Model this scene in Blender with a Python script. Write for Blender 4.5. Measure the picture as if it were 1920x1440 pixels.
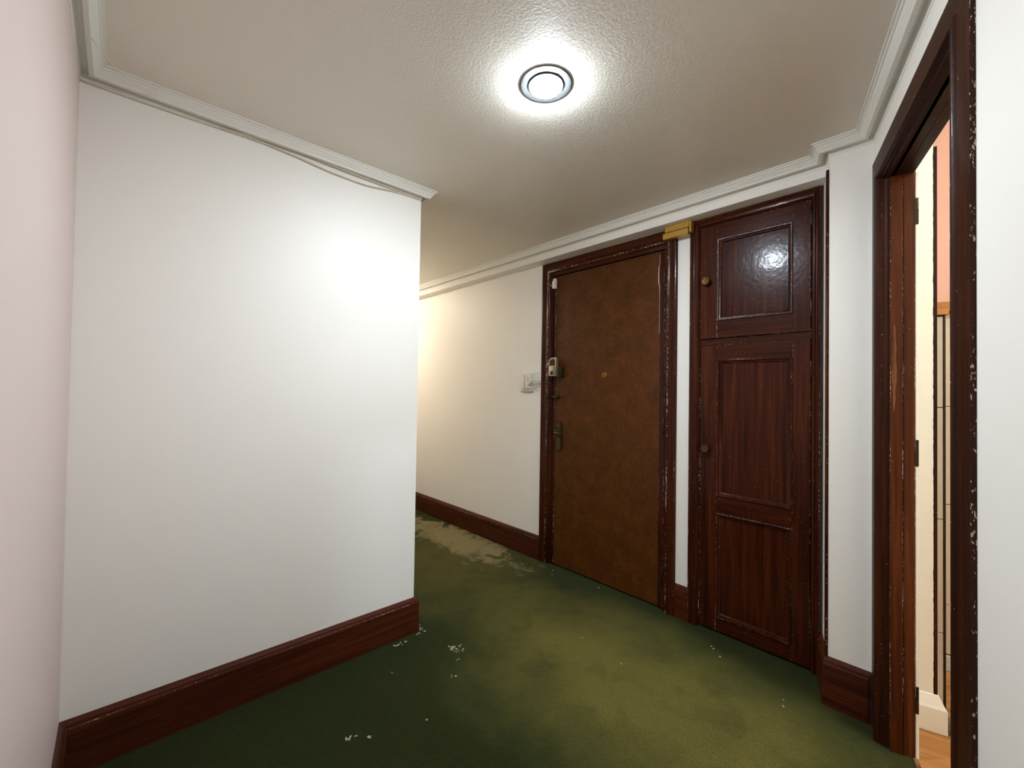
import bpy, bmesh, math, random
from mathutils import Vector, Matrix
random.seed(7)
for o in list(bpy.data.objects): bpy.data.objects.remove(o)
scene = bpy.context.scene
C = scene.collection

# ------------------------------------------------------------------ camera
EYE = 1.22
cam_d = bpy.data.cameras.new('camera'); cam = bpy.data.objects.new('camera', cam_d); C.objects.link(cam)
F_PX = 802.35
cam_d.sensor_fit = 'HORIZONTAL'; cam_d.sensor_width = 36.0; cam_d.lens = F_PX * 36.0 / 1920.0
cam_d.clip_start = 0.02
yaw, pitch, roll = math.radians(47.3275), math.radians(0.9374), math.radians(0.8646)
fw = Vector((math.cos(pitch)*math.cos(yaw), math.cos(pitch)*math.sin(yaw), math.sin(pitch)))
rt = Vector((math.sin(yaw), -math.cos(yaw), 0)); up = rt.cross(fw)
rr = rt*math.cos(roll) + up*math.sin(roll); uu = -rt*math.sin(roll) + up*math.cos(roll)
cam.matrix_world = Matrix(((rr.x, uu.x, -fw.x, 0), (rr.y, uu.y, -fw.y, 0), (rr.z, uu.z, -fw.z, EYE), (0, 0, 0, 1)))
scene.camera = cam

# ------------------------------------------------------------------ world, exposure
w = bpy.data.worlds.new('world'); scene.world = w; w.use_nodes = True
w.node_tree.nodes['Background'].inputs[0].default_value = (0.02, 0.02, 0.022, 1)
w.node_tree.nodes['Background'].inputs[1].default_value = 0.2
vs = scene.view_settings
vs.view_transform = 'Standard'; vs.look = 'None'; vs.gamma = 1.0; vs.use_curve_mapping = False
vs.exposure = 1.77
BULB_STRENGTH = 262.0          # hall spotlight
CORRIDOR_STRENGTH = 25.0       # warm lamp round the corner of the corridor
SIDE_STRENGTH = 78.0          # lamp of the side room

# ------------------------------------------------------------------ main measures (metres)
ZC = 2.235                     # ceiling
XF = 2.28                      # wall with the entrance door
XB = 2.192                     # face of the beam above the doors
XP, YP = 2.10, 0.402           # front face and left edge of the pillar
YL, XE = 1.93, 1.125           # left wall and its free end
XK = -0.11                     # wall beside the camera
TH = math.radians(16.5)
T = Vector((math.cos(TH), math.sin(TH), 0)); N = Vector((-math.sin(TH), math.cos(TH), 0))
KW = -0.346
def on_right(x): return (KW + math.sin(TH)*x)/math.cos(TH)
P0 = (XK, on_right(XK)); P1 = (XP, on_right(XP)); P2 = (XP, YP)
P3 = (XB, YP + (XB-XP)*math.tan(TH)); P3F = (XF, YP + (XF-XP)*math.tan(TH))
P4 = (XB, 5.0); P5 = (XE, 5.0); P6 = (XE, YL); P7 = (XK, YL)
RO = Vector((XP, 0.2671, 0))   # origin of the right-hand wall's own axes (X along the wall, Y into the hall)

# ------------------------------------------------------------------ materials
def lin(c):
    def f(v):
        v /= 255.0
        return v/12.92 if v <= 0.04045 else ((v+0.055)/1.055)**2.4
    return (f(c[0]), f(c[1]), f(c[2]), 1)
class NT:
    def __init__(s, name):
        s.m = bpy.data.materials.new(name); s.m.use_nodes = True; s.t = s.m.node_tree; s.b = s.t.nodes['Principled BSDF']
    def n(s, typ, **kw):
        x = s.t.nodes.new(typ)
        for k, v in kw.items(): setattr(x, k, v)
        return x
    def l(s, a, b): s.t.links.new(a, b)
    def coord(s, scale=(1, 1, 1)):
        c = s.n('ShaderNodeTexCoord'); m = s.n('ShaderNodeMapping'); m.inputs['Scale'].default_value = scale
        s.l(c.outputs['Object'], m.inputs['Vector']); return m.outputs['Vector']
    def noise(s, vec, scale, detail=3, rough=0.5, dist=0):
        x = s.n('ShaderNodeTexNoise'); s.l(vec, x.inputs['Vector'])
        x.inputs['Scale'].default_value = scale; x.inputs['Detail'].default_value = detail
        x.inputs['Roughness'].default_value = rough; x.inputs['Distortion'].default_value = dist
        return x.outputs['Fac']
    def ramp(s, fac, stops):
        x = s.n('ShaderNodeValToRGB'); s.l(fac, x.inputs['Fac']); e = x.color_ramp.elements
        while len(e) < len(stops): e.new(0.5)
        for i, (p, c) in enumerate(stops): e[i].position = p; e[i].color = c
        return x.outputs['Color']
    def mix(s, fac, a, b, typ='MIX'):
        x = s.n('ShaderNodeMix', data_type='RGBA', blend_type=typ)
        for inp, v in ((x.inputs[0], fac), (x.inputs[6], a), (x.inputs[7], b)):
            if hasattr(v, 'is_output'): s.l(v, inp)
            else: inp.default_value = v
        return x.outputs[2]
    def math(s, op, a, b=0.0):
        x = s.n('ShaderNodeMath', operation=op)
        for inp, v in ((x.inputs[0], a), (x.inputs[1], b)):
            if hasattr(v, 'is_output'): s.l(v, inp)
            else: inp.default_value = v
        return x.outputs[0]
    def bump(s, h, strength, dist, prev=None):
        x = s.n('ShaderNodeBump'); x.inputs['Strength'].default_value = strength; x.inputs['Distance'].default_value = dist
        s.l(h, x.inputs['Height'])
        if prev is not None: s.l(prev, x.inputs['Normal'])
        return x.outputs['Normal']
    def base(s, v):
        if hasattr(v, 'is_output'): s.l(v, s.b.inputs['Base Color'])
        else: s.b.inputs['Base Color'].default_value = v
    def set(s, **kw):
        for k, v in kw.items(): s.b.inputs[k.replace('_', ' ')].default_value = v
BW = lambda v: (v, v, v, 1)

def paint(name, col, rough=0.55, var=0.03, bump=0.06, bscale=180):
    k = NT(name); v = k.coord()
    c = lin(col); d = tuple(x*(1-var*2) for x in c[:3]) + (1,)
    k.base(k.ramp(k.noise(v, 1.7, 3), [(0.35, d), (0.65, c)]))
    k.set(Roughness=rough)
    h = k.noise(v, bscale, 3, 0.6)
    k.l(k.bump(h, bump, 0.004), k.b.inputs['Normal'])
    return k.m
def wood(name, dark, mid, light, axis, rough=0.28, coat=0.35, orange=0.10, chips=True, fine=70):
    k = NT(name)
    st = [fine, fine, fine]; st['xyz'.index(axis)] = fine*0.035
    v = k.coord(tuple(st)); v0 = k.coord()
    g = k.noise(v, 1.0, 4, 0.6, 0.6)
    st2 = [14, 14, 14]; st2['xyz'.index(axis)] = 0.9
    g2 = k.noise(k.coord(tuple(st2)), 1.0, 2, 0.5, 1.5)
    gm = k.math('ADD', k.math('MULTIPLY', g, 0.6), k.math('MULTIPLY', g2, 0.4))
    col = k.ramp(gm, [(0.36, lin(dark)), (0.5, lin(mid)), (0.66, lin(light))])
    rgh = rough
    nrm = k.bump(g, 0.06, 0.002)
    nrm = k.bump(k.noise(v0, 55, 2, 0.4), orange*1.25, 0.004, nrm)
    if chips:
        a = k.n('ShaderNodeAttribute', attribute_name='wear')
        sv = [240, 240, 240]; sv['xyz'.index(axis)] = 90
        nz = k.noise(k.coord(tuple(sv)), 1.0, 3, 0.65)
        big = k.noise(v0, 6.0, 2)
        m = k.math('MULTIPLY', a.outputs['Fac'], k.math('ADD', k.math('MULTIPLY', nz, 0.75), k.math('MULTIPLY', big, 0.35)))
        m = k.math('GREATER_THAN', m, 0.555)
        sp = k.noise(v0, 210, 1, 0.3)
        m2 = k.math('MULTIPLY', k.math('GREATER_THAN', sp, 0.80), 0.7)
        mm = k.math('MAXIMUM', m, m2)
        col = k.mix(mm, col, lin((205, 190, 170)))
    k.base(col); k.set(Roughness=rough)
    k.b.inputs['Specular IOR Level'].default_value = 0.1
    k.b.inputs['Coat Weight'].default_value = coat*0.45; k.b.inputs['Coat Roughness'].default_value = 0.13
    k.l(nrm, k.b.inputs['Normal']); k.l(nrm, k.b.inputs['Coat Normal'])
    return k.m
def plain(name, col, rough=0.4, metal=0.0, var=0.1, bump=0.0):
    k = NT(name); v = k.coord(); c = lin(col); d = tuple(x*(1-var) for x in c[:3]) + (1,)
    h = k.noise(v, 60, 3)
    k.base(k.ramp(h, [(0.35, d), (0.65, c)])); k.set(Roughness=rough, Metallic=metal)
    if bump: k.l(k.bump(h, bump, 0.003), k.b.inputs['Normal'])
    return k.m
def glow(name, col, strength):
    k = NT(name); k.base((0.9, 0.9, 0.9, 1))
    k.b.inputs['Emission Color'].default_value = col; k.b.inputs['Emission Strength'].default_value = strength
    return k.m

M = {}
M['wall'] = paint('white_wall_paint', (246, 241, 232), 0.5, 0.006, 0.03)
M['wall_pink_light'] = paint('white_wall_pink_light', (226, 205, 196), 0.5, 0.01, 0.03)  # white wall; the pink light and falloff on it are put into the colour
M['ceil'] = paint('ceiling_paint', (241, 234, 220), 0.42, 0.01, 0.2, 120)
M['cornice'] = paint('cornice_paint', (238, 234, 224), 0.4, 0.01, 0.03)
M['salmon'] = paint('salmon_paint', (234, 176, 148), 0.6, 0.01, 0.03)
M['cream'] = paint('cream_paint', (244, 232, 208), 0.5, 0.02, 0.05, 60)
DK, MD, LT = (36, 12, 4), (58, 22, 8), (80, 35, 13)
M['wood_v'] = wood('varnished_mahogany_upright', DK, MD, LT, 'z')
M['wood_y'] = wood('varnished_mahogany_level', DK, MD, LT, 'y')
M['wood_x'] = wood('varnished_mahogany_along', DK, MD, LT, 'x')
D2, M2, L2 = (38, 17, 7), (52, 24, 11), (68, 33, 16)
M['frame_v'] = wood('dark_frame_upright', D2, M2, L2, 'z', 0.42, 0.16)
M['frame_x'] = wood('dark_frame_level', D2, M2, L2, 'x', 0.5, 0.08)
M['jamb_v'] = wood('jamb_upright', (50, 20, 7), (74, 33, 12), (96, 47, 19), 'z', 0.4, 0.2)
M['skirt_y'] = wood('skirting_wood_y', (52, 22, 12), (72, 32, 17), (88, 42, 22), 'y', 0.4, 0.2, 0.05)
M['skirt_x'] = wood('skirting_wood_x', (52, 22, 12), (72, 32, 17), (88, 42, 22), 'x', 0.4, 0.2, 0.05)
def skin():
    k = NT('brown_door_skin'); v = k.coord()
    h = k.math('ADD', k.math('MULTIPLY', k.noise(v, 9, 4, 0.6), 0.5), k.math('MULTIPLY', k.noise(v, 70, 3, 0.6), 0.5))
    k.base(k.ramp(h, [(0.38, lin((68, 35, 8))), (0.52, lin((81, 44, 12))), (0.66, lin((94, 53, 17)))]))
    k.set(Roughness=0.42); k.b.inputs['Specular IOR Level'].default_value = 0.2; k.b.inputs['Coat Weight'].default_value = 0.04; k.b.inputs['Coat Roughness'].default_value = 0.3
    k.l(k.bump(k.noise(v, 110, 3, 0.6), 0.2, 0.003), k.b.inputs['Normal'])
    return k.m
M['leafb'] = skin()
M['plank'] = wood('laminate_planks', (150, 96, 50), (178, 118, 64), (198, 140, 84), 'y', 0.35, 0.2, 0.03, False, 40)
M['cap'] = wood('orange_wood_cap', (168, 106, 52), (190, 126, 66), (206, 144, 84), 'y', 0.4, 0.2, 0.03, False, 40)
M['raw'] = wood('bare_torn_wood', (84, 48, 24), (124, 80, 46), (166, 122, 80), 'z', 0.8, 0.0, 0.5, False, 90)
M['brass'] = plain('aged_brass', (150, 112, 52), 0.35, 0.9)
M['aged'] = plain('dark_aged_brass', (104, 78, 38), 0.34, 0.85, 0.25)
M['inset'] = plain('bronze_inset', (88, 76, 56), 0.35, 0.8)
M['gold'] = plain('gold_lacquer', (200, 156, 70), 0.38, 0.55, 0.08)
M['bronze'] = plain('dark_bronze', (64, 52, 36), 0.4, 0.8)
M['steel'] = plain('satin_steel', (176, 168, 152), 0.35, 0.85)
M['dark'] = plain('black_recess', (22, 17, 13), 0.6)
M['plastic'] = plain('white_plastic', (228, 222, 208), 0.4, 0, 0.02)
M['mark'] = plain('grey_print', (96, 92, 86), 0.6)
M['wire'] = plain('grey_wire', (130, 118, 100), 0.5)
M['cable'] = plain('ivory_cable', (226, 214, 192), 0.45, 0, 0.04)
M['peel'] = plain('peeled_white_core', (226, 210, 186), 0.7, 0, 0.2, 0.5)
M['crumb'] = plain('plaster_crumb', (214, 202, 170), 0.9)
M['tile'] = plain('beige_wall_tile', (214, 190, 160), 0.3, 0, 0.03)
M['grout'] = plain('dark_grout', (92, 72, 54), 0.8)
M['greyskirt'] = plain('pale_grey_skirting', (206, 200, 180), 0.5, 0, 0.04)
M['rag'] = plain('grey_cloth', (150, 138, 118), 0.9, 0, 0.3, 0.5)
M['ring'] = plain('grey_enamel', (56, 58, 58), 0.6, 0, 0.03)
M['bulb'] = glow('lit_bulb', (0.80, 0.90, 1.0, 1), BULB_STRENGTH)
M['warmbulb'] = glow('warm_lit_globe', (1.0, 0.90, 0.76, 1), CORRIDOR_STRENGTH)
M['sidebulb'] = glow('side_room_globe', (0.70, 0.85, 1.0, 1), SIDE_STRENGTH)

def carpet():
    k = NT('green_carpet'); c = k.n('ShaderNodeTexCoord'); sep = k.n('ShaderNodeSeparateXYZ'); k.l(c.outputs['Object'], sep.inputs[0])
    X, Y = sep.outputs[0], sep.outputs[1]; v = k.coord()
    def ell(cx, cy, ax, ay, nz, amp):
        a = k.math('DIVIDE', k.math('SUBTRACT', X, cx), ax); b = k.math('DIVIDE', k.math('SUBTRACT', Y, cy), ay)
        d = k.math('SQRT', k.math('ADD', k.math('MULTIPLY', a, a), k.math('MULTIPLY', b, b)))
        return k.math('ADD', d, k.math('MULTIPLY', k.math('SUBTRACT', nz, 0.5), amp))
    n1 = k.noise(v, 2.6, 4, 0.6); n2 = k.noise(v, 7, 5, 0.65, 0.8); n3 = k.noise(v, 30, 3)
    fib = k.noise(v, 380, 3, 0.7); fib2 = k.noise(k.coord((1, 1.8, 1)), 150, 4, 0.75)
    green = k.mix(n3, lin((47, 53, 20)), lin((60, 67, 27)))
    olive = k.mix(n3, lin((134, 124, 56)), lin((154, 140, 69)))
    worn = k.ramp(ell(1.62, 0.95, 0.62, 1.35, n1, 0.9), [(0.25, BW(1)), (1.05, BW(0))])
    col = k.mix(worn, green, olive)
    far = k.ramp(ell(1.75, 2.5, 0.7, 0.9, n1, 0.8), [(0.3, BW(0.75)), (1.0, BW(0))])
    col = k.mix(far, col, lin((129, 117, 57)))
    st = k.ramp(ell(2.06, 2.95, 0.26, 0.95, n2, 2.0), [(0.55, BW(1)), (0.85, BW(0))])
    col = k.mix(k.math('MULTIPLY', st, 0.85), col, lin((196, 174, 124)))
    dk = k.ramp(k.noise(v, 5, 3, 0.6, 0.5), [(0.52, BW(0)), (0.75, BW(0.45))])
    col = k.mix(dk, col, lin((52, 62, 27)))
    col = k.mix(k.math('MULTIPLY', k.ramp(fib2, [(0.38, BW(1)), (0.58, BW(0))]), 0.6), col, lin((35, 45, 17)))
    k.base(col); k.set(Roughness=0.95)
    k.b.inputs['Specular IOR Level'].default_value = 0.1
    k.b.inputs['Sheen Weight'].default_value = 0.1; k.b.inputs['Sheen Roughness'].default_value = 0.5
    k.b.inputs['Sheen Tint'].default_value = (0.6, 0.62, 0.35, 1)
    nb = k.bump(fib, 1.0, 0.008); nb = k.bump(fib2, 0.9, 0.010, nb); nb = k.bump(k.noise(v, 70, 3, 0.6), 0.5, 0.012, nb)
    k.l(nb, k.b.inputs['Normal'])
    return k.m
M['carpet'] = carpet()

# ------------------------------------------------------------------ mesh helpers
class MB:
    def __init__(s): s.bm = bmesh.new(); s.w = s.bm.verts.layers.float.new('wear')
    def box(s, x0, x1, y0, y1, z0, z1, bev=0.0, seg=1):
        co = [(x, y, z) for x in (x0, x1) for y in (y0, y1) for z in (z0, z1)]
        v = [s.bm.verts.new(c) for c in co]
        f = [s.bm.faces.new([v[i] for i in q]) for q in ((0, 1, 3, 2), (4, 6, 7, 5), (0, 4, 5, 1), (2, 3, 7, 6), (0, 2, 6, 4), (1, 5, 7, 3))]
        bmesh.ops.recalc_face_normals(s.bm, faces=f)
        if bev:
            e = list({e for q in f for e in q.edges})
            bmesh.ops.bevel(s.bm, geom=e, offset=bev, segments=seg, affect='EDGES', profile=0.5)
        return s
    def loft(s, rings, caps=True, closed=True, wear=None):
        rs = [[s.bm.verts.new(c) for c in r] for r in rings]; n = len(rs[0]); fs = []
        if wear:
            for r in rs:
                for v, q in zip(r, wear): v[s.w] = q
        for a, b in zip(rs, rs[1:]):
            for i in range(n if closed else n-1):
                j = (i+1) % n; fs.append(s.bm.faces.new((a[i], a[j], b[j], b[i])))
        if caps and closed: fs.append(s.bm.faces.new(rs[0][::-1])); fs.append(s.bm.faces.new(rs[-1]))
        bmesh.ops.recalc_face_normals(s.bm, faces=fs)
        return s
    def member(s, axis, x0, x1, y0, y1, z0, z1, wear=0.85, e=0.0035, c=0.0012):
        # a squared timber whose long edges alone are chipped
        lo, hi = [x0, y0, z0], [x1, y1, z1]; k = 'xyz'.index(axis); i, j = [q for q in range(3) if q != k]
        e = min(e, (hi[i]-lo[i])*0.3, (hi[j]-lo[j])*0.3); c = min(c, e*0.5)
        a0, a1, b0, b1 = lo[i], hi[i], lo[j], hi[j]; sec = []; wr = []
        for (a, b, da, db, flip) in ((a0, b0, 1, 1, 0), (a1, b0, -1, 1, 1), (a1, b1, -1, -1, 0), (a0, b1, 1, -1, 1)):
            q = [((a, b+db*e), 0.0), ((a, b+db*c), wear), ((a+da*c, b), wear), ((a+da*e, b), 0.0)]
            if flip: q = q[::-1]
            for p, w_ in q: sec.append(p); wr.append(w_)
        def P(a, b, t):
            v = [0, 0, 0]; v[i] = a; v[j] = b; v[k] = t; return tuple(v)
        return s.loft([[P(a, b, lo[k]) for a, b in sec], [P(a, b, hi[k]) for a, b in sec]], wear=wr)
    def prism(s, poly, z0, z1): return s.loft([[(x, y, z0) for x, y in poly], [(x, y, z1) for x, y in poly]])
    def tube(s, pts, r, seg=8):
        pts = [Vector(p) for p in pts]; rings = []
        for i, p in enumerate(pts):
            d = (pts[min(i+1, len(pts)-1)] - pts[max(i-1, 0)]).normalized()
            a = d.cross(Vector((0, 0, 1)) if abs(d.z) < 0.9 else Vector((1, 0, 0))).normalized(); b = d.cross(a)
            rings.append([p + a*r*math.cos(2*math.pi*k/seg) + b*r*math.sin(2*math.pi*k/seg) for k in range(seg)])
        return s.loft(rings)
    def lathe(s, prof, org, axis, seg=24):
        ax = Vector(axis).normalized(); a = ax.cross(Vector((0, 0, 1)) if abs(ax.z) < 0.9 else Vector((1, 0, 0))).normalized(); b = ax.cross(a); o = Vector(org)
        rings = [[o + ax*h + (a*math.cos(2*math.pi*k/seg) + b*math.sin(2*math.pi*k/seg))*max(r, 1e-5) for k in range(seg)] for r, h in prof]
        return s.loft(rings)
    def build(s, name, mat, parent=None, smooth=False):
        me = bpy.data.meshes.new(name); bmesh.ops.remove_doubles(s.bm, verts=s.bm.verts, dist=1e-6)
        s.bm.to_mesh(me); s.bm.free()
        me.materials.append(M[mat] if isinstance(mat, str) else mat)
        if smooth:
            for p in me.polygons: p.use_smooth = True
            try: me.set_sharp_from_angle(angle=math.radians(40))
            except Exception: pass
        o = bpy.data.objects.new(name, me); C.objects.link(o)
        if parent is not None: o.parent = parent
        return o
def tag(o, label, cat, kind=None, group=None):
    o['label'] = label; o['category'] = cat
    if kind: o['kind'] = kind
    if group: o['group'] = group
    return o
def empty(name, loc=(0, 0, 0), rz=0.0):
    o = bpy.data.objects.new(name, None); C.objects.link(o); o.location = loc; o.rotation_euler = (0, 0, rz); o.empty_display_size = 0.1
    return o
def struct(o, label, cat): return tag(o, label, cat, 'structure')
def rw(o):                        # seat a mesh or empty in the right-hand wall's axes
    o.location = RO; o.rotation_euler = (0, 0, TH); return o
def mitre_path(path, loop):
    """left-hand unit mitre vectors of each path vertex (path is part of the closed loop)"""
    out = []
    n = len(loop)
    for p in path:
        i = loop.index(p); a = Vector(loop[i-1]); b = Vector(p); c = Vector(loop[(i+1) % n])
        d1 = (b-a).normalized(); d2 = (c-b).normalized(); n1 = Vector((-d1.y, d1.x)); n2 = Vector((-d2.y, d2.x))
        m = (n1+n2); m = m / m.dot(n1); out.append(m)
    return out
def sweep(mb, path, loop, prof, z0, wear=None):
    ms = mitre_path(path, loop); rings = []
    for p, m in zip(path, ms): rings.append([(p[0]+m.x*d, p[1]+m.y*d, z0+z) for d, z in prof])
    return mb.loft(rings, wear=wear)

# ------------------------------------------------------------------ the shell
LOOP = [P0, P1, P2, P3, P4, P5, P6, P7]
outer = [P0, P1, P2, P3F, (XF, 5.0), P5, P6, P7]
def rwp(X, Y): q = RO + T*X + N*Y; return (q.x, q.y)
fl = [P0, rwp(-0.84, -0.006), rwp(-0.84, -0.088), rwp(-0.12, -0.088), rwp(-0.12, -0.006), P1, P2, P3F, (XF, 0.47), (XF+0.03, 0.47), (XF+0.03, 2.06), (XF, 2.06), (XF, 5.0), P5, P6, P7]
struct(MB().prism(fl, -0.05, 0.0).build('floor', 'carpet'), 'worn olive green fitted carpet of the hall', 'floor')
struct(MB().prism(outer, ZC, ZC+0.06).build('ceiling', 'ceil'), 'stippled off-white ceiling of the hall with one round light', 'ceiling')
struct(MB().box(XK-0.12, XE, YL, YL+0.12, 0, ZC).build('wall_left', 'wall'), 'large bare white wall on the left ending at the corridor', 'wall')
struct(MB().box(XE-0.12, XE, YL+0.12, 5.1, 0, ZC).build('wall_corridor', 'wall'), 'white side wall of the corridor hidden behind the left wall', 'wall')
struct(MB().box(XK-0.12, XK, -0.6, YL, 0, ZC).build('wall_near', 'wall_pink_light'), 'white wall with pink light in its colour at the far left edge of the picture', 'wall')
struct(MB().box(XE, XF+0.12, 5.0, 5.1, 0, ZC).build('wall_end', 'wall'), 'white end wall of the corridor out of sight', 'wall')
m = MB()
m.box(XF, XF+0.12, 2.06, 5.0, 0, ZC); m.box(XF, XF+0.12, 1.03, 1.17, 0, ZC); m.box(XF, XF+0.12, 1.17, 2.06, 2.07, ZC)
m.box(XF, XF+0.12, 0.475, 1.03, 2.13, ZC); m.box(XF+0.012, XF+0.12, 0.462, 0.475, 0, ZC)
struct(m.build('wall_far', 'wall'), 'white wall holding the entrance door and the dark cupboard', 'wall')
struct(MB().loft([[(XB, P3[1], 2.15), (XF, P3F[1], 2.15), (XF, P3F[1], ZC), (XB, P3[1], ZC)], [(XB, 5.0, 2.15), (XF, 5.0, 2.15), (XF, 5.0, ZC), (XB, 5.0, ZC)]]).build('wall_beam', 'wall'),
       'white boxed beam running above the entrance door and cupboard', 'beam')
q0 = P1; q1 = P2; q2 = (XF+0.01, YP+(XF+0.01-XP)*math.tan(TH)); q3 = (XF+0.01, P1[1]+(XF+0.01-XP)*math.tan(TH))
struct(MB().prism([q0, q1, q2, q3], 0, ZC).build('wall_pillar', 'wall'), 'narrow white pillar between the cupboard and the right-hand doorway', 'wall')
m = MB(); m.box(-2.45, -0.865, -0.10, -0.006, 0, 2.6); m.box(-0.09, 0.75, -0.10, -0.006, 0, 2.6); m.box(-0.865, -0.09, -0.10, -0.006, 2.055, 2.6)
struct(rw(m.build('wall_right', 'wall')), 'white wall on the right pierced by the dark-framed doorway', 'wall')

# cornices
CP = [(0, 0), (0.0625, 0), (0.0625, -0.005), (0.0555, -0.006), (0.0548, -0.0105), (0.0495, -0.0125), (0.048, -0.0155), (0.036, -0.031), (0.0355, -0.0345), (0.033, -0.0362), (0.0222, -0.037), (0.020, -0.030), (0.016, -0.023), (0.009, -0.021), (0.004, -0.028), (0.0018, -0.040), (0.0015, -0.0455), (0, -0.0465)]
def cornice(name, path, label): return struct(sweep(MB(), path, LOOP, CP, ZC).build(name, 'cornice'), label, 'cornice')
cornice('trim_1', [P5, P6, P7], 'white stepped cornice above the large left wall')
cornice('trim_2', [P7, P0], 'white stepped cornice above the pink-tinted wall at the left edge')
cornice('trim_3', [P3, P4], 'white stepped cornice on the beam above the entrance door')
cornice('trim_4', [P1, P2, P3], 'short white cornice jogging round the narrow pillar')
cornice('trim_5', [P0, P1], 'white stepped cornice above the right-hand doorway')

# skirting boards
BP = [(0, 0), (0.020, 0), (0.020, 0.146), (0.0185, 0.150), (0.0165, 0.153), (0.0150, 0.160), (0.009, 0.168), (0, 0.171)]
BWR = [0, 0.1, 0.1, 0.93, 0.1, 0.1, 0.1, 0]
def board(name, path, loop, mat, label, k=1.0): return struct(sweep(MB(), path, loop, [(d, z*k) for d, z in BP], 0, BWR).build(name, mat), label, 'skirting board')
LF = [P0, P1, P2, P3F, (XF, 5.0), P5, P6, P7]
board('baseboard_left', [P5, P6, P7], LF, 'skirt_x', 'dark red-brown skirting board along the large left wall')
board('baseboard_near', [P7, P0], LF, 'skirt_y', 'dark brown skirting board at the foot of the pink-tinted wall')
LFB = [P0, P1, P2, P3F, (XF, 2.147), (XF, 5.0), P5, P6, P7]
board('baseboard_far', [(XF, 2.147), (XF, 5.0)], LFB, 'skirt_y', 'dark brown skirting board running from entrance door into the corridor')
board('baseboard_pillar', [P1, P2, P3F], LF, 'skirt_y', 'dark brown skirting board wrapped round the narrow white pillar', 1.09)
m = MB(); m.loft([[(XF-d*0.75, 1.0512, z*1.04) for d, z in BP], [(XF-d*0.75, 1.1238, z*1.04) for d, z in BP]])
struct(m.build('baseboard_strip', 'skirt_y'), 'short dark skirting block between the entrance door and the cupboard', 'skirting board')
pR = (rwp(-0.945, -0.006)); LR = [P0, pR, P1, P2, P3F, (XF, 5.0), P5, P6, P7]
board('baseboard_right', [P0, pR], LR, 'skirt_x', 'dark skirting board on the right-hand wall beside the camera')

# pillar corner strip
mb = MB(); A = Vector((P2[0], P2[1], 0)); prof = []
for a, b in ((-0.002, 0.0), (-0.004, 0.005), (0.0, 0.009), (0.010, 0.010), (0.020, 0.007), (0.022, 0.0)):
    q = A + T*a + N*b; prof.append((q.x, q.y))
mb.loft([[(x, y, 0.187) for x, y in prof], [(x, y, 2.135) for x, y in prof]], wear=[0.5, 0.9, 0.5, 0.2, 0.93, 0.5])
struct(mb.build('trim_6', 'wood_v', None, True), 'thin dark wooden strip on the left edge of the white pillar', 'trim')

# ------------------------------------------------------------------ ceiling light
LX, LY = 1.02, 0.963
r = empty('ceiling_light', (LX, LY, ZC))
tag(r, 'round recessed spotlight glowing white in the hall ceiling', 'lamp')
MB().lathe([(0.0, 0.0), (0.086, 0.0), (0.0868, 0.0010), (0.0858, 0.0020), (0.082, 0.0024), (0.060, 0.0018), (0.0, 0.0018)], (0, 0, 0), (0, 0, -1), 64).build('bezel', 'ring', r, True)
MB().lathe([(0.0, 0.002), (0.0565, 0.002), (0.0578, 0.004), (0.0565, 0.0065), (0.0, 0.0065)], (0, 0, 0), (0, 0, -1), 48).build('collar', 'ring', r, True)
pr = [(0.0, 0.0055), (0.0535, 0.0055), (0.0545, 0.0068)] + [(0.0545*math.cos(a), 0.0068+0.0145*math.sin(a)) for a in [math.radians(x) for x in (15, 30, 45, 60, 75, 88)]]
MB().lathe(pr, (0, 0, 0), (0, 0, -1), 48).build('bulb', 'bulb', r, True)

# ------------------------------------------------------------------ frames (profile: w inward from outer edge, h out of the wall)
def frame_member(mb, kind, a0, a1, zt, zb, prof, wear, fn):
    """kind 'l','r','t'; a0/a1 outer edges along the wall; fn(a,h,z) -> local point"""
    sg = 1 if a1 > a0 else -1
    if kind == 't': rings = [[fn(a0+sg*w_, h, zt-w_) for w_, h in prof], [fn(a1-sg*w_, h, zt-w_) for w_, h in prof]]
    elif kind == 'l': rings = [[fn(a0+sg*w_, h, zb) for w_, h in prof], [fn(a0+sg*w_, h, zt-w_) for w_, h in prof]]
    else: rings = [[fn(a1-sg*w_, h, zb) for w_, h in prof], [fn(a1-sg*w_, h, zt-w_) for w_, h in prof]]
    return mb.loft(rings, wear=wear)

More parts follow.
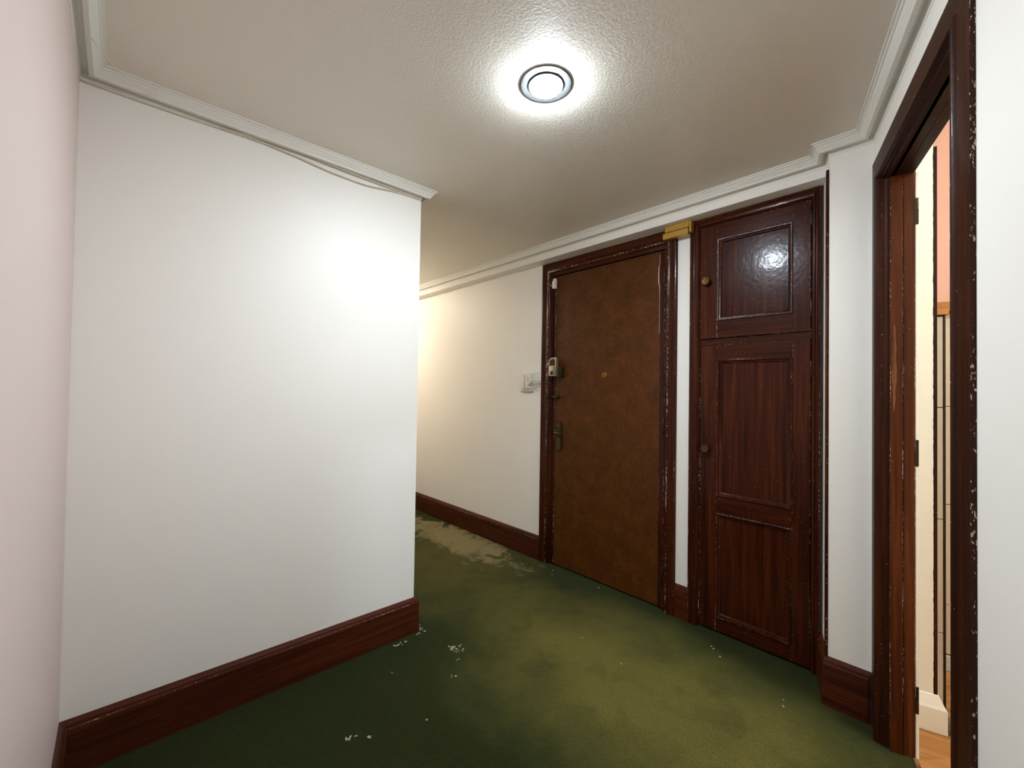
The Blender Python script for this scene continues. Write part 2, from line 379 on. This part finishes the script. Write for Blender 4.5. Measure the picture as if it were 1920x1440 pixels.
# ---- entrance door (front of wall at x = XF; local origin at floor under door centre, on the wall face)
DY = 1.636
d1 = empty('door_1', (XF, DY, 0)); struct(d1, 'closed flat brown entrance door with dark moulded frame and spy hole', 'door')
fn = lambda a, h, z: (-h, a-DY, z)
EP = [(0, -0.01), (0, 0.014), (0.004, 0.019), (0.012, 0.021), (0.030, 0.017), (0.052, 0.017), (0.058, 0.020), (0.068, 0.020), (0.074, 0.016), (0.078, 0.008), (0.094, 0.004), (0.098, 0.004), (0.098, -0.03), (0.07, -0.03), (0.07, -0.01)]
EW = [0, 0.5, 0.86, 0.5, 0, 0, 0.85, 0.93, 0.4, 0.1, 0.3, 0.8, 0, 0, 0]
for kd, mt in (('l', 'wood_v'), ('r', 'wood_v'), ('t', 'wood_y')):
    EQ = EP
    if kd == 'r': EQ = [(w_*0.74, h) for w_, h in EP]
    if kd == 't': EQ = [(w_, h) for w_, h in EP]
    mbx = MB()
    if kd == 't':
        mbx.loft([[fn(2.147-w_, h, 2.142-w_) for w_, h in EP], [fn(1.124+w_*0.74, h, 2.142-w_) for w_, h in EP]], wear=EW)
    elif kd == 'l': mbx.loft([[fn(2.147-w_, h, 0) for w_, h in EP], [fn(2.147-w_, h, 2.142-w_) for w_, h in EP]], wear=EW)
    else: mbx.loft([[fn(1.124+w_*0.74, h, 0) for w_, h in EP], [fn(1.124+w_*0.74, h, 2.142-w_) for w_, h in EP]], wear=EW)
    mbx.build('casing', mt, d1, True)
LH = -0.008
leaf = MB().box(0.008, 0.05, 1.208-DY, 2.043-DY, 0.008, 2.040, 0.003).build('leaf', 'leafb', d1)
for nm, y0, y1 in (('edge_strip', 1.2005, 1.232), ('edge_strip', 2.026, 2.0445)):
    MB().member('z', 0.0035, 0.012, y0-DY, y1-DY, 0.010, 2.038, 0.92).build(nm, 'wood_v', leaf)
# torn white core along the upper hinge-side edge
pts = []; prev = 0
zz = 1.62
ring0, ring1 = [], []
prl = [(1.56, 0.001), (1.62, 0.002), (1.70, 0.002), (1.76, 0.0025), (1.80, 0.0030), (1.83, 0.0050), (1.86, 0.0075), (1.89, 0.0080), (1.92, 0.0075), (1.945, 0.006), (1.965, 0.0035), (1.985, 0.0035), (2.005, 0.002), (2.02, 0.001)]
rings = []
for z, wd in prl:
    yb = 1.234 + (0.006 if 1.84 < z < 1.95 else 0) - DY
    wd2 = max(wd*0.55, 0.0012)
    rings.append([(0.0075, yb, z), (0.0045, yb, z), (0.0035, yb+wd2*0.5, z), (0.0045, yb+wd2, z), (0.0075, yb+wd2, z)])
pe = MB().loft(rings).build('peeled_edge', 'peel', leaf); pe['label'] = 'white torn strip on the hinge side edge'
def hinge(par, y, z, x=0.0, h=0.085):
    MB().lathe([(0, -h/2-0.004), (0.003, -h/2-0.004), (0.0055, -h/2), (0.0055, h/2), (0.003, h/2+0.004), (0, h/2+0.004)], (x, y, z), (0, 0, 1), 12).build('hinge', 'bronze', par, True)
for z in (1.89, 1.03, 0.19): hinge(d1, 1.2015-DY, z, -0.003)
# spy hole
ph = MB().lathe([(0, 0), (0.017, 0), (0.017, 0.003), (0.014, 0.005), (0.009, 0.005), (0.0085, 0.003), (0, 0.0035)], (0.008, 1.611-DY, 1.331), (-1, 0, 0), 24).build('spy_hole', 'brass', leaf, True)
# night latch
Y0 = 2.000-DY
def arcbox(mb, y0, y1, z0, z1, x0, x1, rad):
    poly = [(y0, z0), (y1, z0)]
    poly += [(y1-rad+rad*math.cos(a), z1-rad+rad*math.sin(a)) for a in [math.radians(q) for q in range(0, 91, 15)]]
    poly += [(y0, z1)]
    return mb.loft([[(x0, y, z) for y, z in poly], [(x1, y, z) for y, z in poly]])
plate = MB().box(0.008-0.030, 0.008, 1.945-DY, 1.992-DY, 1.315, 1.395, 0.008, 2).build('night_latch', 'bronze', leaf, True)
arcbox(MB(), 1.978-DY, 2.050-DY, 1.330, 1.458, -0.020, -0.042, 0.035).build('latch_case', 'steel', leaf, True)
arcbox(MB(), 1.990-DY, 2.040-DY, 1.402, 1.448, -0.042, -0.0435, 0.026).build('latch_recess', 'bronze', leaf)
MB().box(-0.052, -0.042, 1.984-DY, 2.034-DY, 1.338, 1.396, 0.004, 2).build('latch_turn', 'steel', leaf, True)
MB().lathe([(0, 0), (0.013, 0), (0.013, 0.003), (0.010, 0.005), (0, 0.005)], (-0.052, 2.009-DY, 1.352), (-1, 0, 0), 20).build('latch_cylinder', 'bronze', leaf, True)
MB().tube([(-0.024, 2.088-DY, 1.392), (-0.030, 2.080-DY, 1.405), (-0.026, 2.068-DY, 1.422)], 0.0035).build('catch_hook', 'steel', d1, True)
MB().lathe([(0, 0), (0.005, 0), (0.005, 0.004), (0, 0.006)], (-0.019, 2.085-DY, 1.338), (-1, 0, 0), 10).build('screw', 'steel', d1, True)
MB().tube([(-0.022, 2.085-DY, 1.295), (-0.030, 2.06-DY, 1.285), (-0.030, 2.035-DY, 1.277)], 0.005).build('chain_stub', 'bronze', d1, True)
bo = MB().box(-0.012, 0.008, 1.985-DY, 2.040-DY, 1.170, 1.196, 0.004).build('slide_bolt', 'bronze', leaf)
MB().tube([(-0.012, 2.055-DY, 1.186), (-0.012, 1.99-DY, 1.184)], 0.006).build('bolt_rod', 'bronze', leaf, True)
MB().lathe([(0, 0), (0.007, 0), (0.007, 0.008), (0.012, 0.014), (0.013, 0.021), (0.008, 0.028), (0, 0.030)], (-0.010, 1.985-DY, 1.180), (-1, 0, 0), 16).build('bolt_knob', 'bronze', leaf, True)
MB().box(-0.030, -0.016, 2.060-DY, 2.092-DY, 1.174, 1.198, 0.003).build('bolt_keep', 'bronze', d1)
# handle plate
def stadium(y, z0, z1, rad, x0, x1):
    poly = []
    for zc_, a0 in ((z1-rad, 0), (z0+rad, 180)):
        poly += [(y+rad*math.cos(math.radians(a0+q)), zc_+rad*math.sin(math.radians(a0+q))) for q in range(0, 181, 20)]
    return MB().loft([[(x0, a, b) for a, b in poly], [(x1, a, b) for a, b in poly]])
stadium(1.985-DY, 0.797, 1.012, 0.030, 0.008, 0.001).build('handle_plate', 'bronze', leaf, True)
stadium(1.985-DY, 0.810, 0.900, 0.021, 0.001, -0.002).build('plate_inset', 'inset', leaf, True)
stadium(1.985-DY, 0.962, 1.000, 0.018, 0.001, -0.002).build('plate_inset', 'inset', leaf, True)
MB().tube([(0.0, 1.985-DY, 0.937), (-0.030, 1.985-DY, 0.937), (-0.046, 1.978-DY, 0.937), (-0.050, 1.955-DY, 0.936), (-0.050, 1.915-DY, 0.934)], 0.008, 10).build('lever', 'aged', leaf, True)
MB().lathe([(0, 0), (0.020, 0), (0.020, 0.004), (0.014, 0.008), (0, 0.008)], (0.001, 1.985-DY, 0.937), (-1, 0, 0), 20).build('lever_rose', 'bronze', leaf, True)
MB().tube([(-0.008, 2.005-DY, 0.918), (-0.008, 1.965-DY, 0.918)], 0.004).build('key_turn', 'bronze', leaf, True)

# alarm contact
s = empty('alarm_contact', (XF-0.001, 2.035, 1.984)); tag(s, 'small white plastic alarm contact at the top corner of the entrance door', 'sensor')
MB().box(-0.026, -0.003, -0.024, -0.002, -0.036, 0.036, 0.004, 2).build('body', 'plastic', s, True)
MB().box(-0.022, -0.003, 0.000, 0.010, -0.030, 0.022, 0.003, 2).build('magnet', 'plastic', s, True)
MB().lathe([(0, 0), (0.006, 0), (0.005, 0.004), (0, 0.005)], (-0.021, 0.020, -0.006), (-1, 0, 0), 10).build('screw', 'steel', s, True)

# ---- built-in cupboard
CY = 0.757
cb = empty('built_in_cupboard', (XF, CY, 0)); tag(cb, 'tall dark mahogany built-in cupboard with an upper and a lower panelled door', 'cupboard')
fc = lambda a, h, z: (-h, a-CY, z)
CPF = [(0, -0.005), (0, 0.012), (0.004, 0.017), (0.014, 0.018), (0.020, 0.013), (0.028, 0.013), (0.034, 0.018), (0.044, 0.017), (0.050, 0.010), (0.056, 0.002), (0.058, -0.015), (0.03, -0.015), (0.03, -0.005)]
CW = [0, 0.5, 0.9, 0.5, 0.2, 0.2, 0.8, 0.5, 0.2, 0.9, 0.3, 0, 0]
MB().loft([[fc(1.051-w_, h, 0) for w_, h in CPF], [fc(1.051-w_, h, 2.149-w_*0.85) for w_, h in CPF]], wear=CW).build('casing', 'wood_v', cb, True)
MB().loft([[fc(0.462+w_*0.66, h, 0) for w_, h in CPF], [fc(0.462+w_*0.66, h, 2.149-w_*0.85) for w_, h in CPF]], wear=CW).build('casing', 'wood_v', cb, True)
MB().loft([[fc(1.051-w_, h, 2.149-w_*0.85) for w_, h in CPF], [fc(0.462+w_*0.66, h, 2.149-w_*0.85) for w_, h in CPF]], wear=CW).build('casing', 'wood_y', cb, True)
cx = MB().box(0.30, 0.32, 0.50-CY, 1.01-CY, 0.0, 2.12)
cx.box(0.02, 0.30, 1.01-CY, 1.025-CY, 0, 2.12); cx.box(0.02, 0.30, 0.485-CY, 0.50-CY, 0, 2.12); cx.box(0.02, 0.32, 0.485-CY, 1.025-CY, 2.12, 2.13)
cx.build('carcass', 'dark', cb)
MB().member('y', 0.003, 0.03, 0.498-CY, 0.996-CY, 1.474, 1.508, 0.92).build('middle_rail', 'wood_y', cb)
def cupboard_door(z0, z1, panels, knob_z, hinges):
    y0, y1, s0, s1 = 0.502-CY, 0.991-CY, 0.571-CY, 0.907-CY
    XD0, XD1 = -0.003, 0.020
    d = empty('cupboard_door'); d.parent = cb
    for ya, yb in ((s1, y1), (y0, s0)):
        MB().member('z', XD0, XD1, ya, yb, z0, z1, 0.92).build('stile', 'wood_v', d)
    zs = [z0] + [q for p in panels for q in p] + [z1]
    for i in range(0, len(zs), 2):
        MB().member('y', XD0+0.0004, XD1, s0, s1, zs[i], zs[i+1], 0.9, 0.003, 0.0006).build('rail', 'wood_y', d)
    for a, b in panels:
        MB().box(0.009, 0.018, s0+0.012, s1-0.012, a+0.012, b-0.012, 0.001).build('panel', 'wood_v', d)
        mm = MB(); prof = [(0, 0.012), (0, -0.006), (0.003, -0.0085), (0.008, -0.0075), (0.011, -0.001), (0.017, 0.001), (0.021, 0.007), (0.021, 0.012)]
        wr = [0, 0.5, 0.92, 0.4, 0.2, 0.86, 0.3, 0]
        rings = [[(h, yc_(w_), zc_(w_)) for w_, h in prof] for yc_, zc_ in (
            (lambda w_: s0+w_, lambda w_: a+w_), (lambda w_: s1-w_, lambda w_: a+w_), (lambda w_: s1-w_, lambda w_: b-w_), (lambda w_: s0+w_, lambda w_: b-w_), (lambda w_: s0+w_, lambda w_: a+w_))]
        mm.loft(rings, caps=False, wear=wr)
        mm.build('panel_moulding', 'wood_v', d, True)
    kn = MB().lathe([(0, 0), (0.010, 0), (0.010, 0.010), (0.014, 0.016), (0.0205, 0.020), (0.0215, 0.028), (0.0195, 0.0325), (0.0165, 0.0325), (0.0155, 0.0295), (0.006, 0.0285), (0, 0.0290)], (XD0, 0.956-CY, knob_z), (-1, 0, 0), 32).build('knob', 'aged', d, True)
    kn['label'] = 'round aged brass knob'
    for z in hinges:
        MB().lathe([(0, -0.034), (0.003, -0.034), (0.0048, -0.030), (0.0048, 0.030), (0.003, 0.034), (0, 0.034)], (-0.005, y0-0.003, z), (0, 0, 1), 12).build('hinge', 'bronze', d, True)
    return d
ud = cupboard_door(1.510, 2.099, [(1.597, 2.023)], 1.809, (2.02, 1.61)); ud['label'] = 'square upper cupboard door with one panel'
hp = Vector((0.0, 0.500-CY, 0.0)); rot = Matrix.Rotation(math.radians(1.1), 3, 'Z')      # stands a finger's breadth ajar
ud.location = hp - rot @ hp; ud.rotation_euler = (0, 0, math.radians(1.1))
cupboard_door(0.014, 1.472, [(0.080, 0.611), (0.696, 1.398)], 0.937, (1.34, 0.12))['label'] = 'tall lower cupboard door with two panels'

# brass box over the white strip
g = empty('brass_box', (XF-0.022, 1.10, 2.112)); tag(g, 'gold two-tier metal box fixed high between entrance door and cupboard', 'metal box')
MB().box(-0.031, 0.0, -0.060, 0.076, 0.0015, 0.036, 0.0015).build('upper_tier', 'gold', g)
MB().box(-0.036, 0.0, -0.058, 0.086, -0.036, -0.0030, 0.0015).build('lower_tier', 'gold', g)
MB().box(-0.026, 0.0, -0.056, 0.076, -0.0030, 0.0015, 0).build('seam', 'dark', g)
MB().box(-0.034, 0.0, -0.074, -0.0625, -0.028, 0.036, 0.002).build('end_bracket', 'gold', g)

# alarm box with wires
ab = empty('alarm_box', (XF, 2.292, 1.287)); tag(ab, 'white plastic junction box with printed marks on wall left of entrance door', 'junction box')
MB().box(-0.022, 0.0, -0.062, 0.062, -0.068, 0.068, 0.004, 2).build('back_box', 'plastic', ab, True)
cv = MB().box(-0.030, -0.020, -0.056, 0.030, -0.052, 0.062, 0.005, 2).build('cover', 'plastic', ab, True)
mk = MB(); mk.box(-0.0306, -0.0296, 0.0078, 0.0112, -0.025, 0.045)
mk.lathe([(0, 0), (0.004, 0), (0.004, 0.0006), (0, 0.0006)], (-0.030, 0.0095, 0.049), (-1, 0, 0), 10)
for i in range(5): mk.box(-0.0306, -0.0296, 0.0065-0.002*(i % 2), 0.0125+0.002*(i % 2), -0.033-0.003*i, -0.0315-0.003*i)
mk.build('printed_line', 'mark', cv)
for z in (0.030, 0.010): MB().tube([(-0.0300, -0.022+0.007*math.cos(a), z+0.006*math.sin(a)) for a in [math.radians(q) for q in range(0, 300, 30)]], 0.0015, 6).build('printed_symbol', 'mark', cv)
wires = [[(-0.026, -0.030, -0.030), (-0.034, -0.050, -0.010), (-0.034, -0.080, 0.004), (-0.028, -0.115, 0.006), (-0.022, -0.147, 0.006)],
         [(-0.026, -0.030, -0.032), (-0.036, -0.055, -0.018), (-0.034, -0.090, -0.010), (-0.026, -0.147, -0.006)],
         [(-0.022, -0.064, -0.052), (-0.026, -0.078, -0.056), (-0.026, -0.105, -0.046), (-0.024, -0.130, -0.030), (-0.022, -0.147, -0.010)],
         [(-0.026, -0.030, -0.030), (-0.030, -0.062, -0.022), (-0.028, -0.105, -0.020), (-0.022, -0.147, -0.008)]]
def smooth_path(p, k=6):
    p = [Vector(q) for q in p]; out = []
    for i in range(len(p)-1):
        a, b, c, d = p[max(i-1, 0)], p[i], p[i+1], p[min(i+2, len(p)-1)]
        for j in range(k):
            t = j/k; out.append(0.5*((2*b)+(c-a)*t+(2*a-5*b+4*c-d)*t*t+(3*b-a-3*c+d)*t**3))
    out.append(p[-1]); return out
for wv in wires: MB().tube(smooth_path(wv), 0.0017, 6).build('wire', 'wire', ab, True)
tag(MB().box(XF-0.004, XF, 2.165, 2.222, 1.352, 1.384, 0.0015).build('blank_plate', 'wall'), 'faint wall-coloured plate just above right corner of white junction box', 'cover plate')

# cables along the left wall
tag(MB().tube(smooth_path([(-0.105, YL-0.006, 2.187), (0.087, YL-0.006, 2.187), (0.379, YL-0.007, 2.193), (0.455, YL-0.009, 2.190), (0.54, YL-0.010, 2.184), (0.667, YL-0.010, 2.171), (0.812, YL-0.009, 2.167), (0.89, YL-0.009, 2.174), (1.0, YL-0.008, 2.188), (1.122, YL-0.006, 2.191)], 8), 0.0030, 8).build('cable', 'cable', None, True),
    'long ivory cable sagging below the cornice across the large left wall', 'cable')
tag(MB().tube(smooth_path([(0.271, YL-0.013, 2.191), (0.416, YL-0.014, 2.200), (0.535, YL-0.014, 2.201), (0.665, YL-0.014, 2.198), (0.80, YL-0.014, 2.195), (0.93, YL-0.014, 2.194), (1.03, YL-0.013, 2.195), (1.122, YL-0.010, 2.196)], 8), 0.0026, 8).build('cable', 'cable', None, True),
    'shorter upper cable tucked tight under the left wall cornice', 'cable')
tag(MB().tube(smooth_path([(-0.074, 1.690, 2.197), (-0.060, 1.720, 2.194), (-0.030, 1.775, 2.191), (0.010, 1.832, 2.192), (0.055, 1.872, 2.198), (0.075, 1.884, 2.203)], 8), 0.0016, 6).build('loose_thread', 'cable', None, True),
    'thin loose wire hanging across the ceiling corner at upper left', 'wire')

# ------------------------------------------------------------------ right-hand doorway (own axes: X along wall, Y towards hall)
d2 = rw(empty('door_2')); struct(d2, 'dark wooden frame of the open doorway on the right without a leaf', 'door frame')
fr = lambda a, h, z: (a, h, z)
RP = [(0, -0.006), (0, 0.003), (0.010, 0.004), (0.058, 0.003), (0.066, 0.004), (0.070, 0.009), (0.077, 0.011), (0.083, 0.009), (0.086, 0.003), (0.088, -0.006), (0.092, -0.008), (0.093, -0.016), (0.096, -0.019), (0.097, -0.030), (0.097, -0.040), (0.085, -0.040), (0.085, -0.006)]
RW = [0.88, 0.86, 0.3, 0.1, 0.3, 0.5, 0.86, 0.5, 0.3, 0.2, 0.85, 0.2, 0.5, 0.8, 0, 0, 0]
AF, AN, ZT = -0.020, -0.924, 2.092
for kd in 'lrt':
    mbx = MB(); frame_member(mbx, kd, AF, AN, ZT, 0.0, RP, RW, fr)
    mbx.build('casing', 'frame_x' if kd == 't' else 'frame_v', d2, True)
for x0, x1, nm in ((-0.130, -0.112, 'jamb'), (-0.850, -0.827, 'jamb')):
    MB().member('z', x0, x1, -0.062, -0.028, 0, 1.995, 0.88).build('jamb', 'jamb_v', d2)
MB().member('z', -0.127, -0.112, -0.094, -0.0635, 0, 1.995, 0.88).build('jamb_stop', 'jamb_v', d2)
MB().member('z', -0.850, -0.832, -0.094, -0.0635, 0, 1.995, 0.88).build('jamb_stop', 'jamb_v', d2)
MB().member('x', -0.850, -0.112, -0.062, -0.028, 1.995, 2.050, 0.6).build('head_jamb', 'frame_x', d2)
MB().member('x', -0.850, -0.112, -0.094, -0.0635, 1.998, 2.050, 0.6).build('head_stop', 'frame_x', d2)
ec = MB().box(-0.126, -0.105, -0.104, -0.0945, 0.0, 2.0, 0.0015).build('back_edge', 'cream', d2); ec['label'] = 'cream painted back edge of the frame'
for z in (1.848, 1.018, 0.186):
    hg = MB().box(-0.1285, -0.124, -0.103, -0.0925, z-0.034, z+0.018, 0.001); hg.lathe([(0, -0.02), (0.004, -0.02), (0.004, 0.02), (0, 0.02)], (-0.128, -0.099, z+0.036), (0, 0, 1), 8)
    hg.build('hinge', 'bronze', d2)
# torn bare wood where the lock once sat
rng = random.Random(3)
rings = []
for i in range(15):
    z = 1.17 + i*0.0215; wl = 0.0058*math.sin(math.pi*(i+0.5)/15)**0.5 + rng.uniform(-0.0015, 0.0015); yc_ = -0.0385 + rng.uniform(-0.001, 0.001)
    rings.append([(-0.1298, yc_-wl, z), (-0.1306, yc_-wl*0.6, z), (-0.1309, yc_, z), (-0.1306, yc_+wl*0.6, z), (-0.1298, yc_+wl, z)])
tw = MB().loft(rings).build('torn_patch', 'raw', d2); tw['label'] = 'bare splintered wood where a lock was removed'

# ------------------------------------------------------------------ side room beyond the doorway
def srw(mb, name, mat, label, cat): return struct(rw(mb.build(name, mat)), label, cat)
fl2 = rw(MB().box(-1.5, 0.70, -2.0, -0.088, -0.05, -0.008).build('floor_side_room', 'grout')); struct(fl2, 'warm brown laminate plank floor of the room beyond the doorway', 'floor')
pw, pl = 0.125, 1.1
base_me = None
ix = 0
x = -1.5
while x < 0.70-0.01:
    y = -2.0 - (0.37*ix % 1.1)
    while y < -0.10:
        ya, yb = max(y, -2.0), min(y+pl, -0.089); xa, xb = x, min(x+pw, 0.598)
        if yb-ya > 0.03 and xb-xa > 0.03: MB().box(xa+0.0007, xb-0.0007, ya+0.0007, yb-0.0007, -0.008, 0.0, 0.0007).build('plank', 'plank', fl2)
        y += pl
    x += pw; ix += 1
srw(MB().box(-1.5, 0.70, -2.0, -0.10, 2.62, 2.68), 'ceiling_side_room', 'wall', 'white ceiling of the room beyond the doorway', 'ceiling')
ws = MB().box(0.60, 0.70, -2.0, -0.10, 0.0, 2.62).build('wall_side_room', 'salmon'); rw(ws); struct(ws, 'salmon pink wall with beige tiles below seen through the doorway', 'wall')
MB().box(0.5945, 0.60, -2.0, -0.10, 0.0, 1.605).build('grout_bed', 'grout', ws)
for za, zb in ((0.068, 0.290), (0.290, 0.737), (0.737, 1.180), (1.180, 1.603)):
    for j in range(6):
        ya = -0.10 - j*0.32; MB().box(0.586, 0.595, ya-0.32+0.0015, ya-0.0015, za+0.0015, zb-0.0015, 0.001).build('tile', 'tile', ws)
cp = MB().box(0.545, 0.60, -2.0, -0.10, 1.606, 1.650, 0.004).build('ledge', 'cap', ws); cp['label'] = 'orange wooden ledge capping the tiles'
struct(rw(MB().box(0.574, 0.586, -2.0, -0.10, 0.0, 0.066, 0.002).build('baseboard_side_room', 'greyskirt')), 'pale grey skirting under the beige tiles beyond the doorway', 'skirting board')
srw(MB().box(-1.6, 0.70, -2.1, -2.0, 0.0, 2.62), 'wall_side_room_back', 'cream', 'cream back wall of the room beyond the doorway, out of sight', 'wall')
srw(MB().box(-1.6, -1.5, -2.0, -0.10, 0.0, 2.62), 'wall_side_room_near', 'cream', 'cream near wall of the room beyond the doorway, out of sight', 'wall')
# cream return wall with stout skirting and brown corner
cr = rw(MB().box(0.08, 0.22, -0.190, -0.100, 0.0, 2.62).build('wall_return', 'cream')); struct(cr, 'narrow cream return wall just inside the right-hand doorway', 'wall')
rings = []; rng = random.Random(5)
for i in range(181):
    z = 0.13 + i*(2.16-0.13)/180; e = -0.1905 + rng.uniform(-0.0008, 0.0016)
    rings.append([(0.0795, e, z), (0.22, -0.190, z), (0.22, -0.2005, z), (0.0795, -0.2005, z)])
struct(rw(MB().loft(rings).build('trim_7', 'frame_v')), 'brown painted corner strip with ragged edge on the cream return wall', 'trim')
sp = [(0, 0), (0.020, 0), (0.022, 0.004), (0.022, 0.088), (0.016, 0.100), (0.004, 0.128), (0, 0.130)]
rings = [[(0.08-d, -0.100, z) for d, z in sp], [(0.08-d, -0.200-d, z) for d, z in sp], [(0.22, -0.200-d, z) for d, z in sp]]
struct(rw(MB().loft(rings).build('baseboard_return', 'cream')), 'stout cream skirting block at the foot of the cream return wall', 'skirting board')
pi_ = rw(empty('wall_tiled_pier')); struct(pi_, 'pale tiled edge with a dark metal corner between cream wall and beige tiles', 'wall')
MB().box(0.256, 0.33, -0.262, -0.19, 0.0, 1.545).build('pier_core', 'grout', pi_)
for za, zb in ((0.0, 0.290), (0.290, 0.737), (0.737, 1.180), (1.180, 1.545)):
    MB().box(0.25, 0.256, -0.260, -0.19, za+0.0015, zb-0.0015, 0.001).build('tile', 'tile', pi_)
cq = MB().box(0.238, 0.34, -0.275, -0.19, 1.548, 1.572, 0.003).build('ledge', 'cap', pi_); cq['label'] = 'orange wooden cap on the tiled edge'
MB().box(0.247, 0.33, -0.267, -0.2605, 0.0, 1.547, 0.001).build('metal_corner', 'bronze', pi_)
# threshold bar
struct(rw(MB().box(-0.84, -0.127, -0.100, -0.088, -0.002, 0.004, 0.0015).build('trim_8', 'raw')), 'worn pale threshold edge where the carpet meets the laminate', 'threshold')
# rag and bits on the floor
rng = random.Random(11)
bm_ = MB(); cx_, cy_ = 0.118, -0.268
nx, ny = 9, 7
vs_ = [[bm_.bm.verts.new((cx_-0.055+0.11*i/(nx-1)+rng.uniform(-.005, .005), cy_-0.036+0.075*j/(ny-1)+rng.uniform(-.005, .005), 0.004+0.040*math.sin(math.pi*i/(nx-1))*math.sin(math.pi*j/(ny-1))+rng.uniform(0, 0.012))) for j in range(ny)] for i in range(nx)]
for i in range(nx-1):
    for j in range(ny-1): bm_.bm.faces.new((vs_[i][j], vs_[i+1][j], vs_[i+1][j+1], vs_[i][j+1]))
rg = rw(bm_.build('crumpled_cloth', 'rag', None, True)); sm = rg.modifiers.new('thick', 'SOLIDIFY'); sm.thickness = 0.003
tag(rg, 'crumpled grey cloth on the laminate beside the cream skirting', 'cloth')
bt = MB(); bt.loft([[(0.045, -0.232, 0.0005), (0.060, -0.238, 0.0005), (0.056, -0.226, 0.0005)], [(0.046, -0.232, 0.010), (0.059, -0.237, 0.014), (0.055, -0.227, 0.009)]])
tag(rw(bt.build('plaster_chip', 'crumb')), 'pale plaster chip on the laminate by the crumpled cloth', 'debris')
dk_ = rw(MB().tube([(0.22, -0.29, 0.018), (0.25, -0.33, 0.018), (0.27, -0.45, 0.018)], 0.016, 10).build('dark_tube', 'dark', None, True)); tag(dk_, 'dark tube lying on the floor behind the crumpled cloth', 'tube')

# ------------------------------------------------------------------ lamps out of sight
def globe(name, loc, mat, label, rad=0.11):
    r = empty(name, loc); tag(r, label, 'lamp')
    MB().lathe([(0, 0), (rad*0.8, 0), (rad*0.8, 0.012), (rad*0.7, 0.018), (0, 0.018)], (0, 0, 0), (0, 0, -1), 32).build('base', 'ring', r, True)
    MB().lathe([(rad*0.75, 0.018)] + [(rad*math.cos(a), 0.03+rad*0.55*math.sin(a)) for a in [math.radians(q) for q in (0, 15, 30, 45, 60, 75, 89)]], (0, 0, 0), (0, 0, -1), 32).build('shade', mat, r, True)
    return r
globe('corridor_lamp', (1.62, 4.15, ZC), 'warmbulb', 'warm globe lamp on the corridor ceiling round the corner')
pt = RO + T*(-0.85) + N*(-1.25); globe('side_room_lamp', (pt.x, pt.y, 2.62), 'sidebulb', 'globe lamp on the ceiling of the room beyond the doorway')

# ------------------------------------------------------------------ crumbs on the carpet
spots = [(1.207, 1.681, 9), (1.217, 1.644, 5), (1.177, 1.657, 4), (1.157, 1.59, 2), (1.086, 1.522, 3), (1.047, 1.872, 4), (1.029, 1.868, 3), (1.15, 1.892, 5), (0.989, 1.868, 3), (0.622, 1.483, 5), (0.672, 1.444, 2),
         (1.725, 1.327, 1), (2.128, 0.862, 2), (1.966, 0.526, 2), (2.084, 0.808, 1), (1.694, 1.084, 1), (2.211, 1.957, 1), (2.154, 1.916, 1), (2.235, 1.599, 1), (0.895, 1.704, 1), (0.867, 1.378, 1), (1.169, 1.93, 4)]
mb = MB(); rng = random.Random(2)
for x, y, n in spots:
    for i in range(n):
        px, py = x + rng.gauss(0, 0.012)*(n > 1), y + rng.gauss(0, 0.010)*(n > 1); a = rng.uniform(0, 6.28); L = rng.uniform(0.003, 0.007); W = rng.uniform(0.0012, 0.0025)
        if py > YL-0.024 and px < XE+0.02: py = YL-0.026
        ca, sa = math.cos(a), math.sin(a); h = rng.uniform(0.002, 0.004)
        co = [(-L, -W), (L, -W*0.6), (L*0.8, W), (-L*0.9, W*0.8)]
        mb.loft([[(px+u*ca-v*sa, py+u*sa+v*ca, 0.0002) for u, v in co], [(px+0.7*(u*ca-v*sa), py+0.7*(u*sa+v*ca), h) for u, v in co]])
tag(mb.build('plaster_crumbs', 'crumb'), 'scattered pale plaster crumbs lying on the green carpet', 'crumbs', 'stuff')
